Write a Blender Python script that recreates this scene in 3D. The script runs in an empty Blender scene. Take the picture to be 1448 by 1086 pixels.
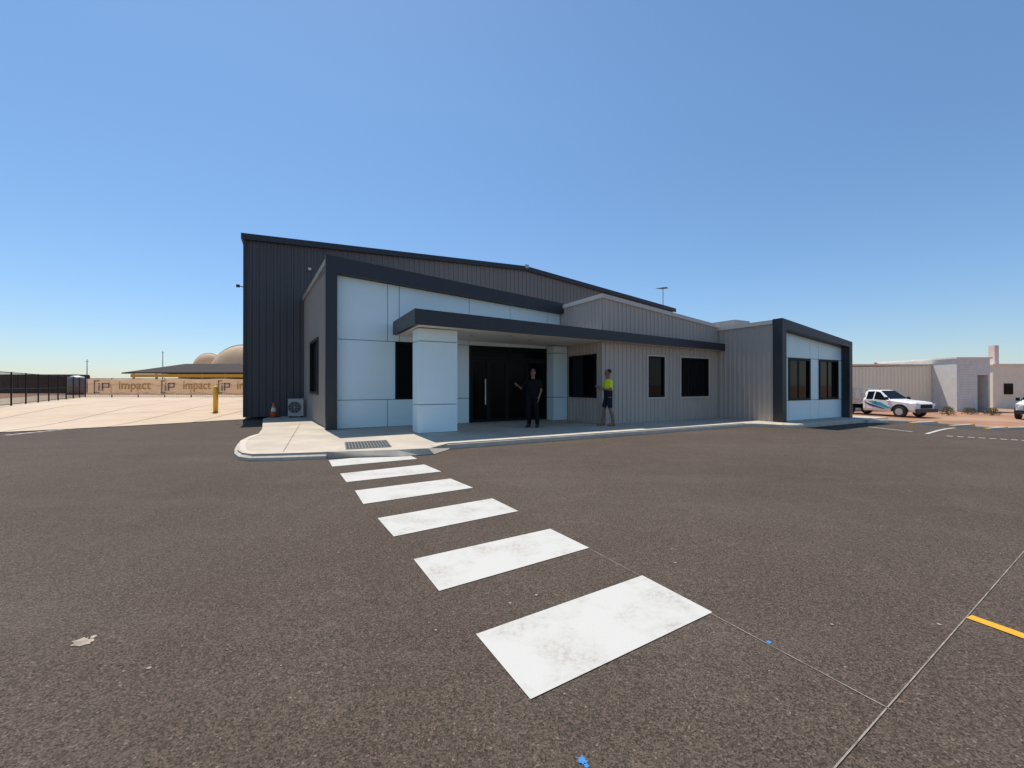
import bpy, bmesh, math, random
from mathutils import Vector, Matrix
from mathutils.geometry import tessellate_polygon
random.seed(7)
C = bpy.context.scene.collection
R = math.radians
F, CX, HY, H = 585.0, 724.0, 545.0, 1.42
TH = R(28); CS, SN = math.cos(TH), math.sin(TH)
SL = 0.13
# ------------------------------------------------------------ helpers
def ss(a, b, x):
    t = max(0, min(1, (x-a)/(b-a))); return t*t*(3-2*t)
def hgt(X, Y):
    return -.7*ss(13, 25, X)*ss(-2, 8, Y) + .3*ss(14, 23, Y)*ss(7, 14, -X)
def G(px, py, z=None):                      # survey: where a sight line meets the ground
    zz = 0 if z is None else z
    for _ in range(12):
        Y = F*(H-zz)/(py-HY); X = (px-CX)/F*Y
        if z is None: zz = hgt(X, Y)
    return Vector((X, Y, zz))
def W(a, b, z=0): return Vector((a*CS-b*SN, a*SN+b*CS, z))
def link(name, bm, mats, parent=None, smooth=False, loc=None, rotz=0):
    me = bpy.data.meshes.new(name)
    bmesh.ops.recalc_face_normals(bm, faces=bm.faces[:])
    bm.to_mesh(me); bm.free()
    for m in (mats if isinstance(mats, (list, tuple)) else [mats]): me.materials.append(m)
    if smooth:
        for p in me.polygons: p.use_smooth = True
    o = bpy.data.objects.new(name, me); C.objects.link(o)
    if parent: o.parent = parent
    if loc is not None: o.location = loc
    o.rotation_euler[2] = rotz
    return o
def empty(name, label, cat, loc=(0, 0, 0), rotz=0, group=None):
    o = bpy.data.objects.new(name, None); C.objects.link(o); o.empty_display_size = .2
    o.location = loc; o.rotation_euler = (0, 0, rotz); o['label'] = label; o['category'] = cat
    if group: o['group'] = group
    return o
def struct(o):
    o['kind'] = 'structure'
    return o
def box(bm, x0, x1, y0, y1, z0, z1, mi=0):
    v = [bm.verts.new(p) for p in ((x0,y0,z0),(x1,y0,z0),(x1,y1,z0),(x0,y1,z0),(x0,y0,z1),(x1,y0,z1),(x1,y1,z1),(x0,y1,z1))]
    for f in ((0,1,2,3),(4,5,6,7),(0,1,5,4),(1,2,6,5),(2,3,7,6),(3,0,4,7)):
        fc = bm.faces.new([v[i] for i in f]); fc.material_index = mi
def hexa(bm, p, mi=0):                      # 4 bottom, 4 top
    v = [bm.verts.new(q) for q in p]
    for f in ((0,1,2,3),(4,5,6,7),(0,1,5,4),(1,2,6,5),(2,3,7,6),(3,0,4,7)):
        fc = bm.faces.new([v[i] for i in f]); fc.material_index = mi
def prism(bm, pts, fn, d0, d1, mi=0):       # pts 2d, fn(u,v,d)->3d
    A = [bm.verts.new(fn(u, v, d0)) for u, v in pts]; B = [bm.verts.new(fn(u, v, d1)) for u, v in pts]
    n = len(pts)
    fs = [bm.faces.new(A), bm.faces.new(B[::-1])]
    for i in range(n): fs.append(bm.faces.new((A[i], A[(i+1)%n], B[(i+1)%n], B[i])))
    for f in fs: f.material_index = mi
def bar(bm, p, q, r, n=8, r2=None, mi=0):
    p, q = Vector(p), Vector(q); d = (q-p).normalized()
    s = d.cross(Vector((0,0,1)))
    if s.length < .01: s = Vector((1,0,0))
    s.normalize(); t = d.cross(s); r2 = r if r2 is None else r2
    A = [bm.verts.new(p+(s*math.cos(k*2*math.pi/n)+t*math.sin(k*2*math.pi/n))*r) for k in range(n)]
    B = [bm.verts.new(q+(s*math.cos(k*2*math.pi/n)+t*math.sin(k*2*math.pi/n))*r2) for k in range(n)]
    fs = [bm.faces.new(A), bm.faces.new(B[::-1])]
    for k in range(n): fs.append(bm.faces.new((A[k], A[(k+1)%n], B[(k+1)%n], B[k])))
    for f in fs: f.material_index = mi
def lathe(bm, prof, n=20, M=Matrix(), mi=0, cap=True):  # prof (r,z)
    rings = []
    for r, z in prof: rings.append([bm.verts.new(M @ Vector((r*math.cos(k*2*math.pi/n), r*math.sin(k*2*math.pi/n), z))) for k in range(n)])
    for i in range(len(rings)-1):
        for k in range(n):
            f = bm.faces.new((rings[i][k], rings[i][(k+1)%n], rings[i+1][(k+1)%n], rings[i+1][k])); f.material_index = mi
    if cap:
        bm.faces.new(rings[0]).material_index = mi; bm.faces.new(rings[-1][::-1]).material_index = mi
# ------------------------------------------------------------ materials
def M_(name, col, rough=.6, metal=0, nscale=0, namt=.15, bump=0, bscale=60, spec=.5, second=None, sscale=1, stretch=None, translucent=0):
    m = bpy.data.materials.new(name); m.use_nodes = True; nt = m.node_tree; N = nt.nodes; L = nt.links
    b = N['Principled BSDF']; b.inputs['Roughness'].default_value = rough; b.inputs['Metallic'].default_value = metal
    b.inputs['Specular IOR Level'].default_value = spec
    c4 = (*col, 1); b.inputs['Base Color'].default_value = c4
    tc = N.new('ShaderNodeTexCoord')
    src = tc.outputs['Object']
    out = None
    if stretch:
        mp = N.new('ShaderNodeMapping'); mp.inputs['Scale'].default_value = stretch; L.new(src, mp.inputs[0]); src = mp.outputs[0]
    if nscale:
        nz = N.new('ShaderNodeTexNoise'); nz.inputs['Scale'].default_value = nscale; nz.inputs['Detail'].default_value = 6; nz.inputs['Roughness'].default_value = .65
        L.new(src, nz.inputs['Vector'])
        mr = N.new('ShaderNodeMapRange'); mr.inputs['From Min'].default_value = .3; mr.inputs['From Max'].default_value = .7
        mr.inputs['To Min'].default_value = 1-namt; mr.inputs['To Max'].default_value = 1+namt
        L.new(nz.outputs['Fac'], mr.inputs['Value'])
        mx = N.new('ShaderNodeMix'); mx.data_type = 'RGBA'; mx.blend_type = 'MULTIPLY'; mx.inputs['Factor'].default_value = 1
        mx.inputs['A'].default_value = c4; L.new(mr.outputs[0], mx.inputs['B'])
        out = mx.outputs['Result']
        if second:
            n2 = N.new('ShaderNodeTexNoise'); n2.inputs['Scale'].default_value = sscale; n2.inputs['Detail'].default_value = 5; L.new(src, n2.inputs['Vector'])
            r2 = N.new('ShaderNodeMapRange'); r2.inputs['From Min'].default_value = .48; r2.inputs['From Max'].default_value = .68; L.new(n2.outputs['Fac'], r2.inputs['Value'])
            m2 = N.new('ShaderNodeMix'); m2.data_type = 'RGBA'; L.new(r2.outputs[0], m2.inputs['Factor']); L.new(out, m2.inputs['A']); m2.inputs['B'].default_value = (*second, 1)
            out = m2.outputs['Result']
        L.new(out, b.inputs['Base Color'])
    if bump:
        bn = N.new('ShaderNodeTexNoise'); bn.inputs['Scale'].default_value = bscale; bn.inputs['Detail'].default_value = 4; L.new(tc.outputs['Object'], bn.inputs['Vector'])
        bp = N.new('ShaderNodeBump'); bp.inputs['Strength'].default_value = bump; bp.inputs['Distance'].default_value = .01
        L.new(bn.outputs['Fac'], bp.inputs['Height']); L.new(bp.outputs[0], b.inputs['Normal'])
    if translucent:
        tl = N.new('ShaderNodeBsdfTranslucent'); ms = N.new('ShaderNodeMixShader'); ms.inputs[0].default_value = translucent
        if out: L.new(out, tl.inputs['Color'])
        L.new(b.outputs[0], ms.inputs[1]); L.new(tl.outputs[0], ms.inputs[2]); L.new(ms.outputs[0], N['Material Output'].inputs['Surface'])
    return m
def asphalt_mat():
    m = bpy.data.materials.new('asphalt'); m.use_nodes = True; nt = m.node_tree; N = nt.nodes; L = nt.links
    b = N['Principled BSDF']; tc = N.new('ShaderNodeTexCoord'); co = tc.outputs['Object']
    def noise(s, d=4, r=.6, v=co):
        n = N.new('ShaderNodeTexNoise'); n.inputs['Scale'].default_value = s; n.inputs['Detail'].default_value = d; n.inputs['Roughness'].default_value = r; L.new(v, n.inputs['Vector']); return n.outputs['Fac']
    def rng(v, a, bb, c, d):
        n = N.new('ShaderNodeMapRange'); L.new(v, n.inputs['Value'])
        for k, x in zip(('From Min','From Max','To Min','To Max'), (a, bb, c, d)): n.inputs[k].default_value = x
        return n.outputs[0]
    def mix(f, A, B, mode='MIX'):
        n = N.new('ShaderNodeMix'); n.data_type = 'RGBA'; n.blend_type = mode
        for k, x in (('Factor', f), ('A', A), ('B', B)):
            if hasattr(x, 'links'): L.new(x, n.inputs[k])
            else: n.inputs[k].default_value = x
        return n.outputs['Result']
    vo = N.new('ShaderNodeTexVoronoi'); vo.inputs['Scale'].default_value = 125; L.new(co, vo.inputs['Vector'])
    sep = N.new('ShaderNodeSeparateColor'); L.new(vo.outputs['Color'], sep.inputs[0])
    base = mix(rng(noise(.25, 6, .65), .35, .65, 0, 1), (.082,.061,.046,1), (.102,.079,.062,1))
    base = mix(rng(noise(1.3, 9, .78), .50, .80, 0, .45), base, (.150,.122,.098,1))
    stone = mix(rng(sep.outputs[0], .0, 1, 0, 1), (.40,.37,.35,1), (1.75,1.7,1.65,1))
    base = mix(.85, base, stone, 'MULTIPLY')
    pit = rng(noise(160, 3, .7), .38, .50, .42, 1)
    base = mix(1, base, pit, 'MULTIPLY')
    mid = rng(noise(28, 6, .8), .35, .65, .84, 1.12)
    base = mix(1, base, mid, 'MULTIPLY')
    spk = rng(sep.outputs[1], .98, .995, 0, .5)
    base = mix(spk, base, (.30,.24,.19,1))
    mp = N.new('ShaderNodeMapping'); mp.inputs['Rotation'].default_value = (0,0,R(-22)); mp.inputs['Scale'].default_value = (.12, .5, 1); L.new(co, mp.inputs[0])
    tr = rng(noise(1.1, 8, .78, mp.outputs[0]), .50, .80, 0, .35)
    base = mix(tr, base, (.155,.128,.103,1))
    L.new(base, b.inputs['Base Color']); b.inputs['Roughness'].default_value = .88; b.inputs['Specular IOR Level'].default_value = .2
    bp = N.new('ShaderNodeBump'); bp.inputs['Strength'].default_value = .8; bp.inputs['Distance'].default_value = .004
    L.new(vo.outputs['Distance'], bp.inputs['Height']); L.new(bp.outputs[0], b.inputs['Normal'])
    return m
def paint_mat(name, col, wear=.5):
    m = bpy.data.materials.new(name); m.use_nodes = True; nt = m.node_tree; N = nt.nodes; L = nt.links
    b = N['Principled BSDF']; tc = N.new('ShaderNodeTexCoord'); co = tc.outputs['Object']
    def noise(s, d, r=.6):
        n = N.new('ShaderNodeTexNoise'); n.inputs['Scale'].default_value = s; n.inputs['Detail'].default_value = d; n.inputs['Roughness'].default_value = r; L.new(co, n.inputs['Vector']); return n.outputs['Fac']
    def rng(v, a, bb, c, d):
        n = N.new('ShaderNodeMapRange'); L.new(v, n.inputs['Value'])
        for k, x in zip(('From Min','From Max','To Min','To Max'), (a, bb, c, d)): n.inputs[k].default_value = x
        return n.outputs[0]
    big = rng(noise(2.6, 5), .46, .68, 0, 1); fine = rng(noise(26, 8, .8), .45, .66, .15, 1)
    mm = N.new('ShaderNodeMath'); mm.operation = 'MULTIPLY'; L.new(big, mm.inputs[0]); L.new(fine, mm.inputs[1])
    m3 = N.new('ShaderNodeMath'); m3.operation = 'MULTIPLY'; L.new(mm.outputs[0], m3.inputs[0]); m3.inputs[1].default_value = wear
    sp = rng(noise(120, 3, .7), .62, .70, 0, .25)
    mx = N.new('ShaderNodeMath'); mx.operation = 'MAXIMUM'; L.new(m3.outputs[0], mx.inputs[0]); L.new(sp, mx.inputs[1])
    c = N.new('ShaderNodeMix'); c.data_type = 'RGBA'; L.new(mx.outputs[0], c.inputs['Factor']); c.inputs['A'].default_value = (*col, 1); c.inputs['B'].default_value = (.27,.215,.155,1)
    L.new(c.outputs['Result'], b.inputs['Base Color']); b.inputs['Roughness'].default_value = .8; b.inputs['Specular IOR Level'].default_value = .2
    bp = N.new('ShaderNodeBump'); bp.inputs['Strength'].default_value = .4; bp.inputs['Distance'].default_value = .003
    L.new(noise(130, 2), bp.inputs['Height']); L.new(bp.outputs[0], b.inputs['Normal'])
    return m
def shed_mat():     # charcoal sheeting whose colour ramps lighter and browner away from the left corner
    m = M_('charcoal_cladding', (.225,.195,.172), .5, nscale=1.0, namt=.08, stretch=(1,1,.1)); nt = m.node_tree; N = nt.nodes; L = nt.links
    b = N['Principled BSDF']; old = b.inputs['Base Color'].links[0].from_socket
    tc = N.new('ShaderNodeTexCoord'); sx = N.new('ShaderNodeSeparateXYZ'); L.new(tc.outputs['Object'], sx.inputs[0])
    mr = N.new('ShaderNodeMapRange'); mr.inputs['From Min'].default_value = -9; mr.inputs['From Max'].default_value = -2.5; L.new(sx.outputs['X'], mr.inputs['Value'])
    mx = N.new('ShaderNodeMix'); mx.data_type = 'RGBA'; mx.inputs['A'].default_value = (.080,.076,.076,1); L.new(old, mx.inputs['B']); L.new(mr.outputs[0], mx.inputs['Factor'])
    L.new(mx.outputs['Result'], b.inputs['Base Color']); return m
asph = asphalt_mat()
white_line = paint_mat('white_road_paint', (.54,.525,.48), .8)
yellow_line = paint_mat('yellow_road_paint', (.70,.36,.02), .4)
blue_line = paint_mat('blue_survey_paint', (.05,.22,.5), .8)
chalk = M_('chalk', (.26,.22,.18), .9, nscale=9, namt=.5)
earth = M_('red_earth', (.33,.165,.09), .95, nscale=.6, namt=.3, bump=.5, bscale=9, second=(.40,.25,.16), sscale=.25)
yardc = M_('yard_concrete', (.54,.41,.285), .85, nscale=.8, namt=.12, bump=.2, bscale=80, second=(.58,.46,.34), sscale=.15)
pathc = M_('path_concrete', (.50,.43,.335), .85, nscale=1.5, namt=.12, bump=.25, bscale=120, second=(.42,.355,.275), sscale=.6)
kerbc = M_('kerb_concrete', (.58,.50,.40), .85, nscale=3, namt=.15)
charcoal = M_('charcoal_trim', (.030,.031,.037), .45, nscale=2, namt=.08)
black = M_('black_frame', (.008,.008,.009), .5, nscale=5, namt=.1, spec=.2)
rubber = M_('rubber', (.02,.02,.02), .8, nscale=20, namt=.2)
cyan = M_('pale_blue_panel', (.78,.94,.95), .32, nscale=.7, namt=.03)
joint = M_('dark_backing', (.03,.035,.04), .8, nscale=5)  # near-black backing behind panel gaps and openings
clad = M_('grey_cladding', (.49,.42,.355), .5, nscale=1.2, namt=.07, stretch=(1,1,.15))
cladlt = M_('light_grey_trim', (.62,.56,.49), .5, nscale=2, namt=.06)
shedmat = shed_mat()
roofm = M_('roof_steel', (.13,.12,.12), .5, nscale=1, namt=.1)
soff = M_('soffit', (.82,.75,.66), .7, nscale=1, namt=.04)
sidem = M_('brown_grey_wall', (.28,.25,.215), .6, nscale=2, namt=.06)
glass = M_('dark_glass', (.004,.005,.006), .04, nscale=.5, namt=.3, spec=.13)
doorglass = M_('tinted_door_glass', (.004,.004,.005), .18, nscale=.5, namt=.3, spec=.06)
alum = M_('brushed_aluminium', (.55,.55,.55), .35, metal=.8, nscale=9, namt=.1)
whitep = M_('white_vehicle_paint', (.82,.82,.80), .25, nscale=1, namt=.03)
offwhite = M_('off_white', (.76,.70,.62), .6, nscale=3, namt=.08)
orange = M_('orange_plastic', (.78,.14,.04), .5, nscale=6, namt=.1)
yellow = M_('yellow_paint', (.80,.43,.03), .45, nscale=5, namt=.12)
galv = M_('galvanised_steel', (.45,.45,.44), .5, metal=.2, nscale=8, namt=.15)
# ------------------------------------------------------------ setting: ground sheets
def grid_sheet(name, xs, ys, mat, dz):
    bm = bmesh.new(); V = [[bm.verts.new((x, y, hgt(x, y)+dz)) for x in xs] for y in ys]
    for j in range(len(ys)-1):
        for i in range(len(xs)-1): bm.faces.new((V[j][i], V[j][i+1], V[j+1][i+1], V[j+1][i]))
    return struct(link(name, bm, mat, smooth=True))
def quad_sheet(name, c, mat, dz, n=30, m=30, stru=True):   # c: 4 corners (x,y)
    bm = bmesh.new(); V = []
    for j in range(m+1):
        row = []
        for i in range(n+1):
            u, v = i/n, j/m
            x = (c[0][0]*(1-u)+c[1][0]*u)*(1-v)+(c[3][0]*(1-u)+c[2][0]*u)*v
            y = (c[0][1]*(1-u)+c[1][1]*u)*(1-v)+(c[3][1]*(1-u)+c[2][1]*u)*v
            row.append(bm.verts.new((x, y, hgt(x, y)+dz)))
        V.append(row)
    for j in range(m):
        for i in range(n): bm.faces.new((V[j][i], V[j][i+1], V[j+1][i+1], V[j+1][i]))
    o = link(name, bm, mat, smooth=True)
    return struct(o) if stru else o
far = [-4000, -1500, -600, -250, -140, -100, -80]
xs = far + list(range(-60, 61, 2)) + [-v for v in far[::-1]]
grid_sheet('ground', xs, xs, earth, -.03)
grid_sheet('asphalt_car_park', [-40+i for i in range(81)], [-70, -50, -30, -20]+[-10+i for i in range(45)], asph, 0)
A = G(372, 592); B = G(0, 612); Bx = A + (B-A)*2.0
quad_sheet('concrete_yard', [(Bx.x, Bx.y), (A.x, A.y), (-11, 46), (-52, 46)], yardc, .02, 60, 60)
k0, k1 = G(1228, 598), G(1448, 607); k2 = k0+(k1-k0)*2.2
quad_sheet('red_earth_verge', [(k0.x, k0.y), (k2.x, k2.y), (60, 30), (13, 60)], earth, .02, 60, 60)
jm = M_('saw_cut', (.22,.17,.12), .9, nscale=3)
def strip(name, p, q, w, mat, dz=.012, n=12):
    p, q = Vector((p[0], p[1])), Vector((q[0], q[1])); d = (q-p).normalized(); s = Vector((-d.y, d.x))*w/2
    return quad_sheet(name, [tuple(p-s), tuple(q-s), tuple(q+s), tuple(p+s)], mat, dz, n, 1)
for k in range(1, 6):
    y0 = .17*k
    p = Vector((Bx.x*(1-y0)+-52*y0, Bx.y*(1-y0)+46*y0)); q = Vector((A.x*(1-y0)+-11*y0, A.y*(1-y0)+46*y0))
    strip('yard_joint', p, q, .03, jm, .026, 60)
for k in range(1, 6):
    u = k/6; p = Vector((Bx.x*(1-u)+A.x*u, Bx.y*(1-u)+A.y*u)); q = Vector((-52*(1-u)-11*u, 46))
    strip('yard_joint', p, q, .03, jm, .027, 60)
# crossing
stripes = [[(673,897),(750,989),(1007,866),(908,814)], [(585,791),(621,836),(833,775),(778,748)], [(534,733),(557,759),(733,723),(696,705)],
           [(502,694),(514,713),(669,690),(637,677)], [(481,670),(490,682),(624,667),(600,657)], [(465,651),(470,660),(590,649),(573,641)]]
for s in stripes:
    c = [G(*p) for p in s]
    struct(quad_sheet('crossing_stripe', [(c[0].x,c[0].y),(c[1].x,c[1].y),(c[2].x,c[2].y),(c[3].x,c[3].y)], white_line, .005, 4, 4))
strip('yellow_road_line', G(1369,872), G(1520,926), .075, yellow_line, .005)
strip('chalk_line', G(835,777), G(1258,1003), .006, chalk, .004, 20)
strip('chalk_line', G(1170,1095), G(1460,765), .006, chalk, .004, 20)
def blob(name, px, py, r, mat, dz=.004, sx=1):
    c = G(px, py); bm = bmesh.new(); n = 22
    vs = [bm.verts.new((c.x+sx*r*(1+.35*random.uniform(-1,1))*math.cos(k*2*math.pi/n), c.y+r*(1+.35*random.uniform(-1,1))*math.sin(k*2*math.pi/n), c.z+dz)) for k in range(n)]
    bm.faces.new(vs); return struct(link(name, bm, mat))
spill = M_('dry_cement', (.33,.27,.21), .9, nscale=14, namt=.5)
blob('cement_splash', 118, 908, .045, spill, sx=1.1); blob('cement_splash', 132, 901, .018, spill)
blob('blue_survey_mark', 1087, 908, .014, blue_line); blob('blue_survey_mark', 823, 1074, .016, blue_line); blob('blue_survey_mark', 829, 1082, .009, blue_line)
for k in range(34):
    px, py = random.uniform(0, 1448), random.uniform(680, 1000)
    blob('cement_fleck', px, py, random.uniform(.003, .010), spill)
strip('parking_line', G(1310,614), G(1350,605.5), .09, white_line, .012)
strip('parking_line', G(1228,604), G(1290,611), .08, white_line, .012)
def dashes(x0, y0, x1, y1, n, w=.12):
    for k in range(n):
        t0 = k/n; t1 = t0+.62/n
        strip('painted_dash', G(x0+(x1-x0)*t0, y0+(y1-y0)*t0), G(x0+(x1-x0)*t1, y0+(y1-y0)*t1), w, white_line, .013, 2)
dashes(1338, 617, 1475, 625, 9); dashes(10, 616, 108, 606, 7, .22)
# footpath slab
def W2(p): return Vector((p[0]*CS-p[1]*SN, p[0]*SN+p[1]*CS))
wing = [(372,592),(371,606),(366,613),(352,617),(340,623),(336,630),(336,636),(342,640),(356,642),(400,641),(462,639),(560,636),(606,634)]
P1 = [Vector(G(x, y, SL)[:2]) for x, y in wing] + [W2((3.05,8.8)), W2((3.05,20.4)), W2((-.6,20.4))]
P2 = [W2(p) for p in ((3.05,8.8),(13.9,8.8),(13.9,20.4),(3.05,20.4))]
P3 = [W2(p) for p in ((13.9,8.8),(14.3,8.5),(14.5,7.95),(14.9,7.65),(21.3,7.65),(21.3,20.4),(13.9,20.4))]
bm = bmesh.new()
for pts in (P1, P2, P3):
    top = [bm.verts.new((p.x, p.y, SL)) for p in pts]; n = len(pts)
    for t in tessellate_polygon([[Vector((p.x, p.y, 0)) for p in pts]]): bm.faces.new([top[i] for i in t])
outer = P1[:14]+P3[:6]
tv = [bm.verts.new((p.x, p.y, SL)) for p in outer]; bv = [bm.verts.new((p.x, p.y, -.6)) for p in outer]
for i in range(len(outer)-1): bm.faces.new((tv[i], tv[i+1], bv[i+1], bv[i]))
struct(link('footpath', bm, pathc))
def ribbon(name, line, w, z0, z1, mat, side=1, sl_=.12, dp=.025, mid=None):
    bm = bmesh.new(); L_ = [Vector(p) for p in line]; m = len(L_); ins = []
    for i, p in enumerate(L_):
        d = (L_[min(i+1, m-1)]-L_[max(i-1, 0)]).normalized(); ins.append(p+Vector((-d.y, d.x))*w*side)
    o_ = []
    for p, q in zip(L_, ins):
        q2 = p.lerp(q, sl_)
        o_.append([bm.verts.new((p.x, p.y, z0)), bm.verts.new((p.x, p.y, z1-dp)), bm.verts.new((q2.x, q2.y, z1)), bm.verts.new((q.x, q.y, z1)), bm.verts.new((q.x, q.y, z0))])
    for i in range(m-1):
        for k in range(4): bm.faces.new((o_[i][k], o_[i+1][k], o_[i+1][k+1], o_[i][k+1]))
    bm.faces.new(o_[0]); bm.faces.new(o_[-1])
    return struct(link(name, bm, mat))
off = .02
ribbon('kerb', [W2((2.72,8.55)), W2((3.05,8.8-off)), W2((6,8.8-off)), W2((9,8.8-off)), W2((12,8.8-off)), W2((13.7,8.8-off)), W2((13.95,8.74-off)), W2((14.25,8.48)), W2((14.45,7.98)), W2((14.6,7.78)), W2((14.9,7.65-off)), W2((17.5,7.65-off)), W2((21.3,7.65-off))], .15, -.3, SL+.006, kerbc, 1, .30, .035)
lw = [Vector(G(x, y, SL)[:2]) for x, y in wing[2:11]]
def outl(line, d_):
    r = []
    for i, p in enumerate(line):
        d = (line[min(i+1, len(line)-1)]-line[max(i-1, 0)]).normalized(); r.append(p+Vector((d.y, -d.x))*d_)
    return r
ribbon('rolled_kerb', outl(lw, .05), .19, -.1, SL+.006, kerbc, 1, .48, .075)
e = [G(462,639,SL), G(560,636,SL), G(606,634,SL)]; f = [G(466,647,.012), G(566,645,.012), G(614,642,.012)]
bm = bmesh.new(); ve = [bm.verts.new(p+Vector((0,0,.003))) for p in e]; vf = [bm.verts.new(p) for p in f]
for i in range(2): bm.faces.new((ve[i], ve[i+1], vf[i+1], vf[i]))
l0 = bm.verts.new(G(448,647,.012)); l1 = bm.verts.new(G(640,633.5,.012)); bm.faces.new((ve[0], vf[0], l0)); bm.faces.new((ve[2], l1, vf[2]))
struct(link('kerb_ramp', bm, kerbc))
def pjoint(p, q):
    d = (q-p).normalized(); s = Vector((-d.y, d.x))*.008
    bm = bmesh.new(); bm.faces.new([bm.verts.new((v.x, v.y, SL+.004)) for v in (p-s, q-s, q+s, p+s)]); struct(link('path_joint', bm, jm))
for a0, b0, a1, b1 in ((5,8.97,5,10.9),(7.6,8.97,7.6,13),(10.2,8.97,10.2,10.7),(12.7,8.97,12.7,10.7)): pjoint(W2((a0,b0)), W2((a1,b1)))
pjoint(Vector(G(400,640,SL)[:2]), Vector(G(424,600,SL)[:2])); pjoint(Vector(G(372,607,SL)[:2]), Vector(G(460,608,SL)[:2]))
# grate
g = [G(488,626,SL), G(546,623,SL), G(553,632,SL), G(490,635.5,SL)]
gr = empty('drain_grate', 'rectangular dark slotted metal grate set in the pale footpath by the crossing', 'grate', (g[0]+g[2])/2)
def gp(u, v, z): return (g[0]*(1-u)+g[1]*u)*(1-v)+(g[3]*(1-u)+g[2]*u)*v+Vector((0,0,z))-(g[0]+g[2])/2
bm = bmesh.new(); bm.faces.new([bm.verts.new(gp(u, v, .003)) for u, v in ((0,0),(1,0),(1,1),(0,1))]); link('backing', bm, joint, gr)
gdark = M_('dark_grate_steel', (.15,.15,.15), .6, nscale=9, namt=.2)
bm = bmesh.new()
for k in range(15):
    u = k/14; hexa(bm, [gp(u-.012,0,.003), gp(u+.012,0,.003), gp(u+.012,1,.003), gp(u-.012,1,.003), gp(u-.012,0,.014), gp(u+.012,0,.014), gp(u+.012,1,.014), gp(u-.012,1,.014)])
for k in range(5):
    v = k/4; hexa(bm, [gp(0,v-.02,.004), gp(1,v-.02,.004), gp(1,v+.02,.004), gp(0,v+.02,.004), gp(0,v-.02,.012), gp(1,v-.02,.012), gp(1,v+.02,.012), gp(0,v+.02,.012)])
link('bars', bm, gdark, gr)
# right kerb + wheel stops
o = ribbon('kerb', [Vector((k0+(k2-k0)*t)[:2]) for t in [i/20 for i in range(21)]], .15, -.9, 0, kerbc, 1)
for v in o.data.vertices:
    if v.co.z > -.5: v.co.z = hgt(v.co.x, v.co.y)+.11+(0 if v.co.z > -.01 else -.03)
for k, t in enumerate((.16, .33, .50)):
    d = (k1-k0).normalized(); c = k0+(k1-k0)*(t*1.35)+Vector((d.y, -d.x, 0))*.45
    lab = ['concrete wheel stop with yellow ends, nearest the office end of the verge kerb', 'concrete wheel stop with yellow ends, middle of the three by the verge kerb', 'concrete wheel stop with yellow ends, farthest right of the three by the verge kerb'][k]
    t_ = empty('wheel_stop', lab, 'wheel stop', (c.x, c.y, hgt(c.x, c.y)), math.atan2(d.y, d.x), 'wheel stops by the verge kerb')
    def wsp(u, v, dd): return (dd, u, v)
    prof = [(-.09,.005),(.09,.005),(.06,.11),(-.06,.11)]
    bm = bmesh.new(); prism(bm, prof, wsp, -.62, .62); link('block', bm, kerbc, t_)
    for s in (-1, 1):
        bm = bmesh.new(); prism(bm, prof, wsp, s*.622, s*.85); link('painted_end', bm, yellow, t_)
# dry shrubs on the verge
leaf = M_('dry_leaf', (.17,.17,.08), .8, nscale=6, namt=.4)
twig = M_('twig', (.12,.08,.05), .9, nscale=9)
def shrub(label, px, Y, r, hh):
    X = (px-CX)/F*Y; t = empty('shrub', label, 'shrub', (X, Y, hgt(X, Y)+.02))
    bm = bmesh.new()
    for k in range(9):
        a = random.uniform(0, 6.28); bar(bm, (0,0,0), (math.cos(a)*r*.7, math.sin(a)*r*.7, hh*random.uniform(.5,.9)), .012, 5, .004)
    link('stems', bm, twig, t)
    bm = bmesh.new()
    for k in range(420):
        a = random.uniform(0, 6.28); q = random.random()**.5; z = random.random()
        c = Vector((math.cos(a)*r*q*(1-.5*z), math.sin(a)*r*q*(1-.5*z), .05+hh*z)); d = Vector((random.uniform(-1,1), random.uniform(-1,1), random.uniform(-.3,1))).normalized()*.08; s = d.cross(Vector((random.random(), random.random(), random.random()))).normalized()*.025
        bm.faces.new([bm.verts.new(v) for v in (c, c+d*.5+s, c+d, c+d*.5-s)])
    link('leaves', bm, leaf, t)
shrub('low dry shrub on the red earth just right of the white work truck', 1341, 29, .45, .55)
shrub('low dry shrub on the red earth in front of the grey block building', 1372, 30, .5, .4)
shrub('low dry shrub on the red earth in front of the dark block doorway', 1402, 29, .5, .45)
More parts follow.
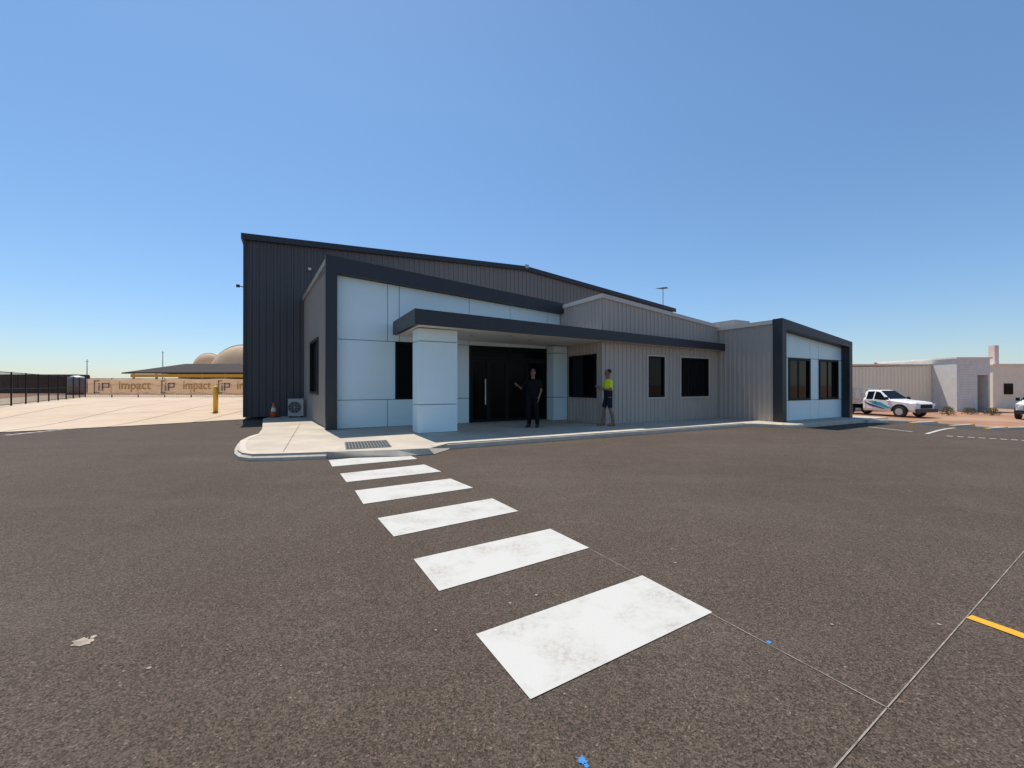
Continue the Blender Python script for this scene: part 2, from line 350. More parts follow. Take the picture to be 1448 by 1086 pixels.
# ------------------------------------------------------------ the building
OA, OB = 9.0, 13.0
bl = empty('office_warehouse', 'dark grey corrugated warehouse with pale blue panelled office entrance and flat dark canopy', 'building', W(OA, OB, SL), TH)
def part(name, bm, mat, parent=None, smooth=False):
    bmesh.ops.translate(bm, verts=bm.verts[:], vec=(-OA, -OB, -SL))
    return link(name, bm, mat, parent or bl, smooth)
def corr(bm, p0, p1, zb, ztf, holes=(), sp=.2, dep=.032):
    p0, p1 = Vector(p0), Vector(p1); Ln = (p1-p0).length; d = (p1-p0)/Ln; nrm = Vector((d.y, -d.x))
    def dp(u):
        t = (u/sp) % 1
        if t < .58: return 0
        if t < .66: return dep*(t-.58)/.08
        if t < .88: return dep
        if t < .96: return dep*(1-(t-.88)/.08)
        return 0
    us = set([0, Ln])
    k = 0
    while k*sp < Ln:
        for t in (.58, .66, .88, .96):
            u = (k+t)*sp
            if u < Ln: us.add(round(u, 5))
        k += 1
    for h_ in holes: us.add(h_[0]); us.add(h_[1])
    us = sorted(us)
    for ua, ub in zip(us[:-1], us[1:]):
        if ub-ua < 1e-4: continue
        mid = (ua+ub)/2; segs = [(zb, None)]
        for h_ in holes:
            if h_[0] <= mid <= h_[1]: segs = [(zb, h_[2]), (h_[3], None)]
        for z0, z1 in segs:
            q = []
            for u, top in ((ua,0),(ub,0),(ub,1),(ua,1)):
                p = p0+d*u+nrm*dp(u+1e-6 if u == ua else u-1e-6); z = (ztf(u) if z1 is None else z1) if top else z0
                q.append(bm.verts.new((p.x, p.y, z)))
            bm.faces.new(q)
def lin(x0, z0, x1, z1): return lambda x: z0+(z1-z0)*(x-x0)/(x1-x0)
def window(p0, p1, z0, z1, mull=0, trim=None, fw=.06, parent=None, name='window'):
    p0, p1 = Vector(p0), Vector(p1); Ln = (p1-p0).length; d = (p1-p0)/Ln; nr = Vector((d.y, -d.x))
    def fn(u, z, dd): q = p0+d*u+nr*dd; return (q.x, q.y, z)
    bm = bmesh.new()
    def rect(u0, u1, a, b, d0, d1): prism(bm, [(u0,a),(u1,a),(u1,b),(u0,b)], fn, d0, d1)
    rect(0, fw, z0, z1, -.08, .045); rect(Ln-fw, Ln, z0, z1, -.08, .045); rect(fw, Ln-fw, z1-fw, z1, -.08, .045); rect(fw, Ln-fw, z0, z0+fw, -.08, .045)
    for k in range(mull):
        u = Ln*(k+1)/(mull+1); rect(u-fw*.3, u+fw*.3, z0+fw, z1-fw, -.06, .0)
    f_ = part(name, bm, black)
    bm = bmesh.new(); rect(fw-.01, Ln-fw+.01, z0+fw-.01, z1-fw+.01, -.035, -.02)
    def sub(nm, bm, mat):
        bmesh.ops.translate(bm, verts=bm.verts[:], vec=(-OA, -OB, -SL)); return link(nm, bm, mat, f_)
    sub('pane', bm, glass)
    if trim:
        bm = bmesh.new(); w = .045
        rect(-w, 0, z0-w, z1+w, -.02, .055); rect(Ln, Ln+w, z0-w, z1+w, -.02, .055); rect(0, Ln, z1, z1+w, -.02, .055); rect(0, Ln, z0-w, z0, -.02, .06)
        sub('trim', bm, trim)
    return f_
# --- shed
SB = 19.9; a0, am, a1 = -1.68, 11.4, 23.1; zl, zm, zr = 7.41, 7.86, 6.55
def shedtop(a): return zl+(zm-zl)*(a-a0)/(am-a0) if a < am else zm+(zr-zm)*(a-am)/(a1-am)
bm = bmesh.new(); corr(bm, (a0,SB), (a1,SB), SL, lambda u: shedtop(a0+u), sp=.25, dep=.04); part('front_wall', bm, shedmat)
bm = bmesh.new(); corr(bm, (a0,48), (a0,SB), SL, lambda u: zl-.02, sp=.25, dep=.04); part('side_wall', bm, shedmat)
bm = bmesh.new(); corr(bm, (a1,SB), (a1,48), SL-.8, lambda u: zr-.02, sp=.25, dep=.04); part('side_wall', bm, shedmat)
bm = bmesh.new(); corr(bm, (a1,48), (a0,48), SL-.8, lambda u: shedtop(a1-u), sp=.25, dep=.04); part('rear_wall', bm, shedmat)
bm = bmesh.new()
for (x0, z0, x1, z1) in ((a0-.12, zl, am, zm), (am, zm, a1+.12, zr)):
    hexa(bm, [(x0,SB-.1,z0+.05),(x1,SB-.1,z1+.05),(x1,48.1,z1+.05),(x0,48.1,z0+.05),(x0,SB-.1,z0+.11),(x1,SB-.1,z1+.11),(x1,48.1,z1+.11),(x0,48.1,z0+.11)])
part('warehouse_roof', bm, roofm)
bm = bmesh.new()
for (x0, z0, x1, z1) in ((a0-.14, zl, am, zm), (am, zm, a1+.14, zr)):
    hexa(bm, [(x0,SB-.16,z0-.10),(x1,SB-.16,z1-.10),(x1,SB-.06,z1-.10),(x0,SB-.06,z0-.10),(x0,SB-.16,z0+.14),(x1,SB-.16,z1+.14),(x1,SB-.06,z1+.14),(x0,SB-.06,z0+.14)])
box(bm, a0-.14, a0-.05, SB-.055, 48, zl-.1, zl+.14)
part('roof_trim', bm, charcoal)
bm = bmesh.new(); box(bm, a0-.07, a0+.05, SB-.075, SB-.045, SL, zl-.1); part('corner_trim', bm, charcoal)
bm = bmesh.new(); box(bm, am-.1, am+.1, SB-.25, SB-.165, zm+.0, zm+.2); part('ridge_sensor', bm, galv)
bm = bmesh.new(); box(bm, .60, .72, SB-.16, SB-.05, 6.38, 6.47); part('wall_light', bm, offwhite)
bm = bmesh.new(); bar(bm, (a0-.05,SB+.3,5.45), (a0-.24,SB+.3,5.5), .02); box(bm, a0-.34, a0-.22, SB+.24, SB+.36, 5.44, 5.54); part('security_camera', bm, charcoal)
# --- entry block
EB = 13.3
bk, fr = (.45,SB-.05), (.93,EB+.0)
sl_ = math.dist(bk, fr)
bm = bmesh.new(); corr(bm, bk, fr, SL, lambda u: 5.1, holes=[(sl_-4.0, sl_-2.0, 1.15, 3.0)], sp=.1, dep=.006); part('side_wall', bm, sidem)
dv = (Vector(fr)-Vector(bk)).normalized()
q0, q1 = Vector(bk)+dv*(sl_-4.0), Vector(bk)+dv*(sl_-2.0)
window(q0, q1, 1.15, 3.0, 0, charcoal)
bm = bmesh.new()
hexa(bm, [(.45-.06,SB-.1,5.02),(.93-.06,EB,5.02),(.93+.25,EB,5.02),(.45+.25,SB-.1,5.02),(.45-.06,SB-.1,5.19),(.93-.06,EB,5.19),(.93+.25,EB,5.19),(.45+.25,SB-.1,5.19)])
part('side_coping', bm, M_('mid_grey_trim', (.36,.33,.30), .5, nscale=2, namt=.06))
FT = lin(.85, 5.20, 9.15, 4.55); FBt = lin(.85, 4.72, 9.15, 4.17)
fz = lambda a, z, dd: (a, dd, z)
bm = bmesh.new()
prism(bm, [(.85,SL),(1.16,SL),(1.16,FBt(1.16)),(9.16,FBt(9.16)),(9.16,FT(9.16)),(.85,FT(.85))], fz, EB-.28, EB-.0)
part('entry_frame', bm, charcoal)
bm = bmesh.new()
hexa(bm, [(.9,EB+.01,FT(.9)-.3),(9.16,EB+.01,FT(9.16)-.3),(9.16,SB-.06,FT(9.16)-.3),(.5,SB-.06,FT(.5)-.3),(.9,EB+.01,FT(.9)-.2),(9.16,EB+.01,FT(9.16)-.2),(9.16,SB-.06,FT(9.16)-.2),(.5,SB-.06,FT(.5)-.2)])
part('entry_roof', bm, roofm)
def panels(bmP, bmJ, al, zl_, b, topf, skip=(), gap=.009, th=.025):
    for i in range(len(al)-1):
        for j in range(len(zl_)-1):
            x0, x1, z0, z1 = al[i], al[i+1], zl_[j], zl_[j+1]
            if any(s[0] <= (x0+x1)/2 <= s[1] and s[2] <= (z0+z1)/2 <= s[3] for s in skip): continue
            t0, t1 = min(z1, topf(x0)), min(z1, topf(x1))
            if t0 <= z0 or t1 <= z0: continue
            prism(bmJ, [(x0,z0),(x1,z0),(x1,t1),(x0,t0)], fz, b+.001, b+.06)
            prism(bmP, [(x0+gap,z0+gap),(x1-gap,z0+gap),(x1-gap,t1-gap),(x0+gap,t0-gap)], fz, b-th, b)
P_, J_ = bmesh.new(), bmesh.new()
panels(P_, J_, [1.16,2.64,5.38], [SL,.98], EB-.02, FBt)
panels(P_, J_, [1.16,2.88,3.46,5.38,8.57,9.14], [.98,2.80], EB-.02, FBt, skip=[(2.88,3.46,.98,2.8),(5.38,8.57,0,2.8)])
panels(P_, J_, [8.57,9.14], [SL,.98], EB-.02, FBt)
panels(P_, J_, [1.16,2.64,3.0,5.38,6.97,8.57,9.14], [2.80,9], EB-.02, FBt)
part('panel_wall', P_, cyan); part('panel_backing', J_, joint)
window((2.88,EB-.02), (3.46,EB-.02), .98, 2.80)
# doors
def glazing(nm, u0, u1, z0, z1, b, fw, mat=black, parent=None):
    bm = bmesh.new()
    for r in ((u0,u0+fw,z0,z1),(u1-fw,u1,z0,z1),(u0+fw,u1-fw,z1-fw,z1),(u0+fw,u1-fw,z0,z0+fw*1.6)):
        box(bm, r[0], r[1], b-.03, b+.03, r[2], r[3])
    p = part(nm, bm, mat)
    bm = bmesh.new(); box(bm, u0+fw-.01, u1-fw+.01, b-.006, b+.006, z0+fw, z1-fw+.01)
    bmesh.ops.translate(bm, verts=bm.verts[:], vec=(-OA, -OB, -SL)); link('pane', bm, doorglass, p)
    return p
bm = bmesh.new()
box(bm, 5.38, 5.46, EB-.06, EB+.1, SL, 2.8); box(bm, 8.49, 8.57, EB-.06, EB+.1, SL, 2.8); box(bm, 5.46, 8.49, EB-.06, EB+.1, 2.72, 2.8); box(bm, 5.46, 8.49, EB-.05, EB+.08, 2.30, 2.36)
part('door_frame', bm, black)
glazing('transom_light', 5.465, 6.93, 2.365, 2.715, EB+.02, .04); glazing('transom_light', 6.94, 8.485, 2.365, 2.715, EB+.02, .04)
xs_ = [5.465, 6.12, 6.85, 7.7, 8.485]
for k in range(4):
    dd = glazing('door' if k < 2 else 'sidelight', xs_[k]+.005, xs_[k+1]-.005, SL+.01, 2.295, EB+.02, .06)
    if k == 0:
        hx = 5.98
        bm = bmesh.new(); bar(bm, (hx,EB-.08,.75), (hx,EB-.08,1.65), .022)
        bar(bm, (hx,EB-.08,.95), (hx,EB-.0,.95), .012); bar(bm, (hx,EB-.08,1.55), (hx,EB-.0,1.55), .012)
        bmesh.ops.translate(bm, verts=bm.verts[:], vec=(-OA, -OB, -SL)); link('handle', bm, offwhite, dd)
def panelled(name, x0, x1, y0, y1, zs):
    bm = bmesh.new(); bj = bmesh.new(); g_ = .009
    for z0, z1 in zip(zs[:-1], zs[1:]): box(bm, x0, x1, y0, y1, z0+g_, z1-g_)
    box(bj, x0+.02, x1-.02, y0+.02, y1-.02, zs[0], zs[-1])
    bmesh.ops.bevel(bm, geom=bm.edges[:], offset=.006, segments=1)
    o = part(name, bm, cyan); bmesh.ops.translate(bj, verts=bj.verts[:], vec=(-OA,-OB,-SL)); link('joint_core', bj, joint, o)
panelled('canopy_column', 2.99, 4.10, 10.98, 11.56, [SL,.90,2.62,2.97])
panelled('entry_pier', 8.52, 9.12, 12.75, EB-.09, [SL,.98,2.62,2.88])
# canopy
CT = lin(2.75, 3.38, 15.05, 3.05); CB = lin(2.75, 2.98, 15.05, 2.79)
bm = bmesh.new(); prism(bm, [(2.75,CB(2.75)),(15.04,CB(15.04)),(15.04,CT(15.04)),(2.75,CT(2.75))], fz, 10.42, 10.50)
hexa(bm, [(2.75,10.502,CB(2.75)),(2.88,10.502,CB(2.75)),(2.88,EB-.285,CB(2.75)),(2.75,EB-.285,CB(2.75)),(2.75,10.502,CT(2.75)),(2.88,10.502,CT(2.75)),(2.88,EB-.285,CT(2.75)),(2.75,EB-.285,CT(2.75))])
part('canopy_fascia', bm, charcoal)
bm = bmesh.new()
def slab(bm, x0, x1, y0, y1, f0, t):
    hexa(bm, [(x0,y0,f0(x0)),(x1,y0,f0(x1)),(x1,y1,f0(x1)),(x0,y1,f0(x0)),(x0,y0,f0(x0)+t),(x1,y0,f0(x1)+t),(x1,y1,f0(x1)+t),(x0,y1,f0(x0)+t)])
slab(bm, 2.885, 9.13, 10.505, EB-.05, lambda a: CB(a)+.015, .03); slab(bm, 9.13, 15.03, 10.505, 10.76, lambda a: CB(a)+.015, .03)
part('canopy_soffit', bm, soff)
bm = bmesh.new()
slab(bm, 2.885, 9.13, 10.505, EB-.05, lambda a: CT(a)-.09, .04); slab(bm, 9.13, 15.03, 10.505, 10.76, lambda a: CT(a)-.09, .04)
part('canopy_roof', bm, roofm)
for a, b in ((4.9,11.9),(7.0,11.9),(5.9,11.2)):
    bm = bmesh.new(); lathe(bm, [(.06,CB(a)-.002),(.07,CB(a)+.012)], 16, Matrix.Translation((a,b,0))); part('downlight', bm, galv)
# --- office
OBk = 10.8; aL, aR = 9.17, 15.08
OT = lin(aL, 4.42, aR, 3.78)
bm = bmesh.new(); corr(bm, (aL,OBk), (aR,OBk), SL, lambda u: OT(aL+u), holes=[(11.23-aL,12.06-aL,.99,2.47),(12.92-aL,14.5-aL,.99,2.47)], sp=.19); part('office_wall', bm, clad)
bm = bmesh.new(); corr(bm, (aL,SB), (aL,OBk), SL, lambda u: 4.42, holes=[(SB-12.65, SB-11.1, .99, 2.50)], sp=.19); part('office_side_wall', bm, clad)
window((11.23,OBk), (12.06,OBk), .99, 2.47, 0, cladlt); window((12.92,OBk), (14.5,OBk), .99, 2.47, 1, cladlt); window((aL,12.65), (aL,11.1), .99, 2.50, 1)
bm = bmesh.new(); prism(bm, [(aL-.06,OT(aL)-.07),(aR,OT(aR)-.07),(aR,OT(aR)+.07),(aL-.06,OT(aL)+.07)], fz, OBk-.06, OBk+.14)
box(bm, aL-.06, aL+.1, OBk+.142, SB-.2, 4.35, 4.49); part('parapet_cap', bm, cladlt)
bm = bmesh.new(); box(bm, aL-.045, aL+.04, OBk-.042, OBk+.04, SL, CB(aL)); part('corner_trim', bm, clad)
bm = bmesh.new(); box(bm, aL+.05, aR+.1, OBk+.05, SB-.05, 3.45, 3.55); part('office_roof', bm, roofm)
# --- right wing
RB = 8.61; b0_, b1_ = 15.08, 19.92
RT = lin(b0_, 3.77, b1_, 3.17); RBt = lin(b0_, 3.42, b1_, 2.94)
bm = bmesh.new(); corr(bm, (b0_,SB), (b0_,RB+.0), SL, lambda u: 3.66, sp=.19); part('wing_side_wall', bm, clad)
bm = bmesh.new(); corr(bm, (b1_,RB), (b1_,SB), SL-.4, lambda u: 3.0, sp=.19); part('wing_side_wall', bm, clad)
bm = bmesh.new(); box(bm, b0_-.07, b0_+.1, RB+.002, SB-.2, 3.60, 3.74); part('parapet_cap', bm, cladlt)
bm = bmesh.new(); prism(bm, [(b0_-.03,SL),(b0_+.22,SL),(b0_+.22,RBt(b0_+.22)),(b1_-.2,RBt(b1_-.2)),(b1_-.2,SL),(b1_+.03,SL),(b1_+.03,RT(b1_)),(b0_-.03,RT(b0_))], fz, RB-.33, RB)
part('wing_frame', bm, charcoal)
P_, J_ = bmesh.new(), bmesh.new()
aw = [b0_+.22,15.93,17.38,18.0,19.45,b1_-.2]
panels(P_, J_, aw, [SL,.87,2.43,9], RB-.02, RBt, skip=[(15.93,17.38,.87,2.43),(18.0,19.45,.87,2.43)])
part('panel_wall', P_, cyan); part('panel_backing', J_, joint)
window((15.93,RB-.03), (17.38,RB-.03), .87, 2.43, 1, None, .085); window((18.0,RB-.03), (19.45,RB-.03), .87, 2.43, 1, None, .085)
bm = bmesh.new(); hexa(bm, [(b0_+.1,RB,3.2),(b1_,RB,2.9),(b1_,SB,2.9),(b0_+.1,SB,3.2),(b0_+.1,RB,3.3),(b1_,RB,3.0),(b1_,SB,3.0),(b0_+.1,SB,3.3)]); part('wing_roof', bm, roofm)
bm = bmesh.new(); box(bm, 15.9, 16.9, 10.6, 11.6, 3.21, 4.1); part('plant_box', bm, cladlt)
# ------------------------------------------------------------ antenna on the roof
p = W(22.6, SB+.4, shedtop(22.6)+.1)
an = empty('television_antenna', 'thin metal television antenna standing on the far right end of the warehouse roof', 'antenna', p, TH+.5)
bm = bmesh.new(); bar(bm, (0,0,0), (0,0,1.5), .022); link('mast', bm, gdark, an)
bm = bmesh.new(); bar(bm, (-.55,0,1.35), (.6,0,1.5), .018)
for k in range(6):
    x = -.5+k*.2; l = .38-.03*k; bar(bm, (x,-l,1.36+.13*(x+.5)), (x,l,1.36+.13*(x+.5)), .014, 6)
link('receiver', bm, gdark, an)
# ------------------------------------------------------------ AC unit, cone, bollard
p = G(419, 590, SL)
ac = empty('air_conditioner', 'pale grey outdoor air conditioner unit beside the entrance side wall', 'air conditioner', p, TH+R(-8))
bm = bmesh.new(); box(bm, -.28, .28, -.15, .15, .06, .75); bmesh.ops.bevel(bm, geom=bm.edges[:], offset=.015, segments=2); link('casing', bm, M_('grey_casing', (.50,.47,.42), .6, nscale=3, namt=.08), ac)
bm = bmesh.new(); Mx = Matrix.Translation((-.04,-.152,.41)) @ Matrix.Rotation(R(90),4,'X')
for r in (.05,.1,.15,.2,.23): lathe(bm, [(r,.0),(r+.008,.0),(r+.008,.015),(r,.015)], 28, Mx, cap=False)
for k in range(8):
    a = k*math.pi/4; bar(bm, (-.04,-.16,.41), (-.04+.23*math.cos(a),-.16,.41+.23*math.sin(a)), .006, 6)
link('fan_grille', bm, galv, ac)
bm = bmesh.new(); lathe(bm, [(.23,0),(.23,.004)], 28, Mx); link('fan_opening', bm, joint, ac)
for s in (-.2, .2):
    bm = bmesh.new(); box(bm, s-.03, s+.03, -.17, .17, 0, .058); link('foot', bm, rubber, ac)
p = G(387, 590, SL)
cn = empty('traffic_cone', 'orange traffic cone with white band in front of the dark warehouse wall', 'cone', p)
bm = bmesh.new(); box(bm, -.19, .19, -.19, .19, 0, .03); bmesh.ops.bevel(bm, geom=bm.edges[:], offset=.01, segments=1); link('base', bm, rubber, cn)
bm = bmesh.new(); lathe(bm, [(.14,.03),(.03,.58),(.02,.585)], 20); link('cone_body', bm, orange, cn, True)
bm = bmesh.new(); lathe(bm, [(.103,.24),(.073,.39)], 20, cap=False); link('reflective_band', bm, offwhite, cn, True)
p = G(305, 583)
bo = empty('bollard', 'yellow steel bollard standing alone on the concrete yard', 'bollard', (p.x, p.y, hgt(p.x, p.y)+.02))
bm = bmesh.new(); lathe(bm, [(.10,0),(.10,1.13),(.09,1.17),(.05,1.2),(.01,1.21)], 20); link('post', bm, yellow, bo, True)
bm = bmesh.new(); box(bm, -.15, .15, -.15, .15, .0, .012); link('base_plate', bm, yellow, bo)
# ------------------------------------------------------------ left fence, banner, far buildings
Fp0 = Vector((-24.0, 18.4)); Fp1 = Vector((-39.7, 38.5)); Fp2 = Vector((-20, 38.5))
def fence(name, label, p, q, hh, n):
    d = (q-p); Ln = d.length; t = empty(name, label, 'fence', (p.x, p.y, .3), math.atan2(d.y, d.x))
    for k in range(n+1):
        x = Ln*k/n; bm = bmesh.new(); box(bm, x-.03, x+.03, -.03, .03, -.25, hh); link('post', bm, black, t)
    bm = bmesh.new()
    for z in (.08, hh*.5, hh-.05): box(bm, 0, Ln, -.012, .012, z, z+.035)
    k = 0
    while k*.16 < Ln: box(bm, k*.16-.007, k*.16+.007, -.007, .007, .1, hh-.03); k += 1
    link('mesh_panel', bm, black, t); return t
fence('boundary_fence', 'black steel mesh fence running along the left side of the concrete yard', Fp0, Fp1, 1.85, 10)
fence('boundary_fence', 'black steel fence behind the tan printed banner at the back of the yard', Fp1, Fp2, 1.8, 8)
tan = M_('tan_banner', (.80,.54,.33), .85, nscale=2, namt=.08, translucent=.35)
ink = M_('grey_print', (.24,.20,.17), .85, nscale=3, namt=.1)
gold = M_('golden_print', (.50,.27,.09), .85, nscale=3, namt=.1)
BY = 38.3
bn = empty('printed_banner', 'long tan fabric banner with repeated grey lettering hung on the yard fence', 'banner', (-39.3, BY, .3))
bm = bmesh.new(); Lb = 19.0; n = 90; V = []
for j, z in enumerate((.22, .6, 1.0, 1.4, 1.72)):
    V.append([bm.verts.new((Lb*i/n, .03*math.sin(i*.55)*(1 if 0 < j < 4 else .3)+.015*math.sin(i*1.7+j), z+(.03*math.sin(i*.35) if j in (0, 4) else 0))) for i in range(n+1)])
for j in range(4):
    for i in range(n): bm.faces.new((V[j][i], V[j][i+1], V[j+1][i+1], V[j+1][i]))
link('fabric', bm, tan, bn, True)
def text_mesh(name, s, parent, mat, x0, x1, z0, z1, yy, depth=.006):
    cu = bpy.data.curves.new('txt', 'FONT'); cu.body = s; cu.extrude = depth; cu.offset = .004; ob = bpy.data.objects.new('txt', cu); C.objects.link(ob)
    bpy.context.view_layer.update(); dg = bpy.context.evaluated_depsgraph_get(); me = bpy.data.meshes.new_from_object(ob.evaluated_get(dg))
    xs_ = [v.co.x for v in me.vertices]; ys_ = [v.co.y for v in me.vertices]
    for v in me.vertices:
        X = x0+(v.co.x-min(xs_))/(max(xs_)-min(xs_))*(x1-x0); Z = z0+(v.co.y-min(ys_))/(max(ys_)-min(ys_))*(z1-z0)
        v.co = (X, yy-v.co.z, Z)
    bpy.data.objects.remove(ob); me.materials.clear(); me.materials.append(mat)
    o = bpy.data.objects.new(name, me); C.objects.link(o); o.parent = parent; return o
def bx_(px): return (px-CX)/F*BY+39.3
for lx0, lx1, tx0, tx1 in ((134,156,169,214),(229,248,260,299),(309,326,336,377)):
    u0, u1 = bx_(lx0), bx_(lx1)
    bm = bmesh.new()
    def rc(a, b, c, d): box(bm, a, b, -.09, -.075, c, d)
    wv = u1-u0; t = .10
    rc(u0, u0+t, .38, 1.58); rc(u0, u0+wv*.35, 1.48, 1.58); rc(u0, u0+wv*.35, .38, .48)
    rc(u0+wv*.28, u0+wv*.28+t*1.3, .62, 1.12); rc(u0+wv*.28, u0+wv*.28+t*1.3, 1.22, 1.34)
    rc(u0+wv*.50, u0+wv*.50+t*1.3, .62, 1.34); rc(u0+wv*.5, u1-.02, 1.23, 1.34); rc(u1-t*1.2, u1, .95, 1.34); rc(u0+wv*.5, u1-.02, .90, 1.0)
    link('logo', bm, ink, bn)
    text_mesh('lettering', 'impact', bn, gold, bx_(tx0), bx_(tx1), .5, 1.5, -.075)
rust = M_('brown_container_paint', (.085,.055,.045), .7, nscale=1.5, namt=.3)
for k, (x0, lab) in enumerate(((-84, 'dark brown shipping container at the far left edge beyond the fence'), (-71.8, 'dark brown shipping container beyond the fence, right of its neighbour'))):
    t = empty('shipping_container', lab, 'container', (x0, 60, .3), 0); Lc = 8 if k else 12
    bm = bmesh.new(); corr(bm, (0,0), (Lc,0), .15, lambda u: 2.6, sp=.3, dep=.05); corr(bm, (Lc,0), (Lc,2.4), .15, lambda u: 2.6, sp=.3, dep=.05); corr(bm, (Lc,2.4), (0,2.4), .15, lambda u: 2.6, sp=.3, dep=.05); corr(bm, (0,2.4), (0,0), .15, lambda u: 2.6, sp=.3, dep=.05)
    link('walls', bm, rust, t)
    bm = bmesh.new()
    box(bm, -.03, Lc+.03, -.03, 2.43, 2.6, 2.72); box(bm, -.03, Lc+.03, -.03, 2.43, 0, .14)
    for x in (0, Lc):
        for y in (0, 2.4): box(bm, x-.08, x+.08, y-.08, y+.08, .14, 2.6)
    link('frame', bm, rust, t)
t = empty('open_sided_shed', 'distant open-sided shed with low dark brown roof and yellow beam beyond the banner', 'building', (-66, 70, .3))
darkroof = M_('dark_brown_roof', (.045,.034,.028), .8, nscale=1, namt=.15, spec=.2)
bm = bmesh.new(); rf = [((0,0,3.3),(22,0,3.3),(16,6,5.1),(6,6,5.1)), ((22,12,3.3),(0,12,3.3),(6,6,5.1),(16,6,5.1)), ((0,12,3.3),(0,0,3.3),(6,6,5.1)), ((22,0,3.3),(22,12,3.3),(16,6,5.1))]
for f_ in rf: bm.faces.new([bm.verts.new(v) for v in f_])
box(bm, 0, 22, -.1, .0, 3.1, 3.32); link('roof', bm, darkroof, t)
bm = bmesh.new(); box(bm, 1.8, 21, -.4, -.15, 2.5, 3.02); link('beam', bm, yellow, t)
for k in range(6):
    bm = bmesh.new(); box(bm, 1.5+k*3.9, 1.75+k*3.9, .25, .5, -.3, 3.09); link('post', bm, offwhite, t)
bm = bmesh.new(); box(bm, 4, 20, 7, 7.2, -.3, 3.2); link('rear_wall', bm, offwhite, t)
tent = M_('tan_canvas', (.80,.64,.42), .8, nscale=.6, namt=.12, second=(.82,.74,.60), sscale=.3, translucent=.35)
tentb = M_('tan_canvas_end', (.85,.68,.46), .8, nscale=.6, namt=.08, translucent=.4)
for (x, y, r, zc, ln, lab) in ((-58.3, 90, 8.0, 2.2, 14, 'large tan arched fabric shelter rising behind the open shed'), (-69.5, 95, 3.9, 4.9, 10, 'smaller tan arched shelter left of the large arched shelter')):
    t = empty('arched_shelter', lab, 'shelter', (x, y, 0))
    bm = bmesh.new(); n = 18
    ra = [bm.verts.new((r*math.cos(math.pi*k/n), 0, zc+r*math.sin(math.pi*k/n))) for k in range(n+1)]; rb = [bm.verts.new((r*math.cos(math.pi*k/n), ln, zc+r*math.sin(math.pi*k/n))) for k in range(n+1)]
    for k in range(n): bm.faces.new((ra[k], ra[k+1], rb[k+1], rb[k]))
    link('fabric_roof', bm, tent, t, True)
    for yy in (-.05, ln/2, ln):
        bm = bmesh.new(); rr = []
        for k in range(n+1):
            a = math.pi*k/n; rr.append([bm.verts.new((q*math.cos(a), yy+e_, zc+q*math.sin(a))) for q, e_ in ((r*1.004,-.12),(r*1.02,-.12),(r*1.02,.12),(r*1.004,.12))])
        for k in range(n):
            for i in range(4): bm.faces.new((rr[k][i], rr[k+1][i], rr[k+1][(i+1)%4], rr[k][(i+1)%4]))
        link('rib', bm, offwhite, t)
    for x0, x1 in ((-r, -r+.3), (r-.3, r)):
        bm = bmesh.new(); box(bm, x0, x1, 0, ln, 0, zc); link('side_wall', bm, tent, t)
    # hipped fabric end that leans forward and catches the light
    bm = bmesh.new(); m_ = 8; rows = []
    for j in range(m_+1):
        ph = j/m_*math.pi/2; rows.append([bm.verts.new((r*.99*math.cos(math.pi*k/n)*math.cos(ph), -r*.45*math.sin(ph), zc+r*.99*math.sin(math.pi*k/n)*math.cos(ph))) for k in range(n+1)])
    for j in range(m_):
        for k in range(n): bm.faces.new((rows[j][k], rows[j][k+1], rows[j+1][k+1], rows[j+1][k]))
    bmesh.ops.remove_doubles(bm, verts=bm.verts[:], dist=.001); link('end_wall', bm, tentb, t, True)
for px, yt, Y, lab in ((230, 496, 80, 'slim grey pole rising above the dark shed roof'), (123, 508, 75, 'slim grey lattice mast near the left end of the banner')):
    t = empty('mast', lab, 'mast', ((px-CX)/F*Y, Y, 0)); zt = H+(HY-yt)*Y/F
    bm = bmesh.new(); bar(bm, (0,0,0), (0,0,zt), .12, 8, .05); link('pole', bm, galv, t)
    bm = bmesh.new(); bar(bm, (-.25,0,zt-.4), (.25,0,zt-.4), .05); link('crossarm', bm, galv, t)
t = empty('water_tank', 'small grey cylindrical tank near the left end of the printed banner', 'tank', ((108-CX)/F*52, 52, .3))
bm = bmesh.new(); lathe(bm, [(.9,0),(.9,1.9),(.7,2.2),(.1,2.4)], 24); link('shell', bm, galv, t, True)
bm = bmesh.new(); lathe(bm, [(.2,2.38),(.2,2.5)], 14); link('lid', bm, charcoal, t)
# ------------------------------------------------------------ right background buildings
cream = M_('cream_cladding', (.90,.81,.62), .6, nscale=1, namt=.05, stretch=(1,1,.2))
blockm = M_('grey_blockwork', (.70,.68,.63), .85, nscale=2, namt=.1, bump=.3, bscale=20)
creamw = M_('cream_render', (.84,.76,.60), .8, nscale=1.5, namt=.06)
def X_(px, Y): return (px-CX)/F*Y
t = empty('cream_shed', 'low cream corrugated shed behind the white work truck', 'building', (X_(1196,35), 35, -.7))
Lw = X_(1334,35)-X_(1196,35)
bm = bmesh.new(); corr(bm, (-6,0), (Lw,0), 0, lambda u: 3.55+.25*u/(Lw+6), sp=.3, dep=.05); link('front_wall', bm, cream, t)
bm = bmesh.new(); box(bm, Lw+.0, Lw+1.2, -.3, 9, 0, 4.25); link('end_wall', bm, creamw, t)
bm = bmesh.new(); box(bm, -6, Lw-.01, -.12, 9, 3.80, 3.92); link('roof', bm, offwhite, t)
bm = bmesh.new(); box(bm, Lw+.25, Lw+.85, -.36, -.301, 1.2, 2.9); w_ = link('window', bm, black, t)
bm = bmesh.new(); box(bm, Lw+.3, Lw+.8, -.37, -.361, 1.25, 2.85); link('pane', bm, glass, w_)
redm = M_('red_roof', (.60,.07,.04), .5, nscale=2, namt=.1)
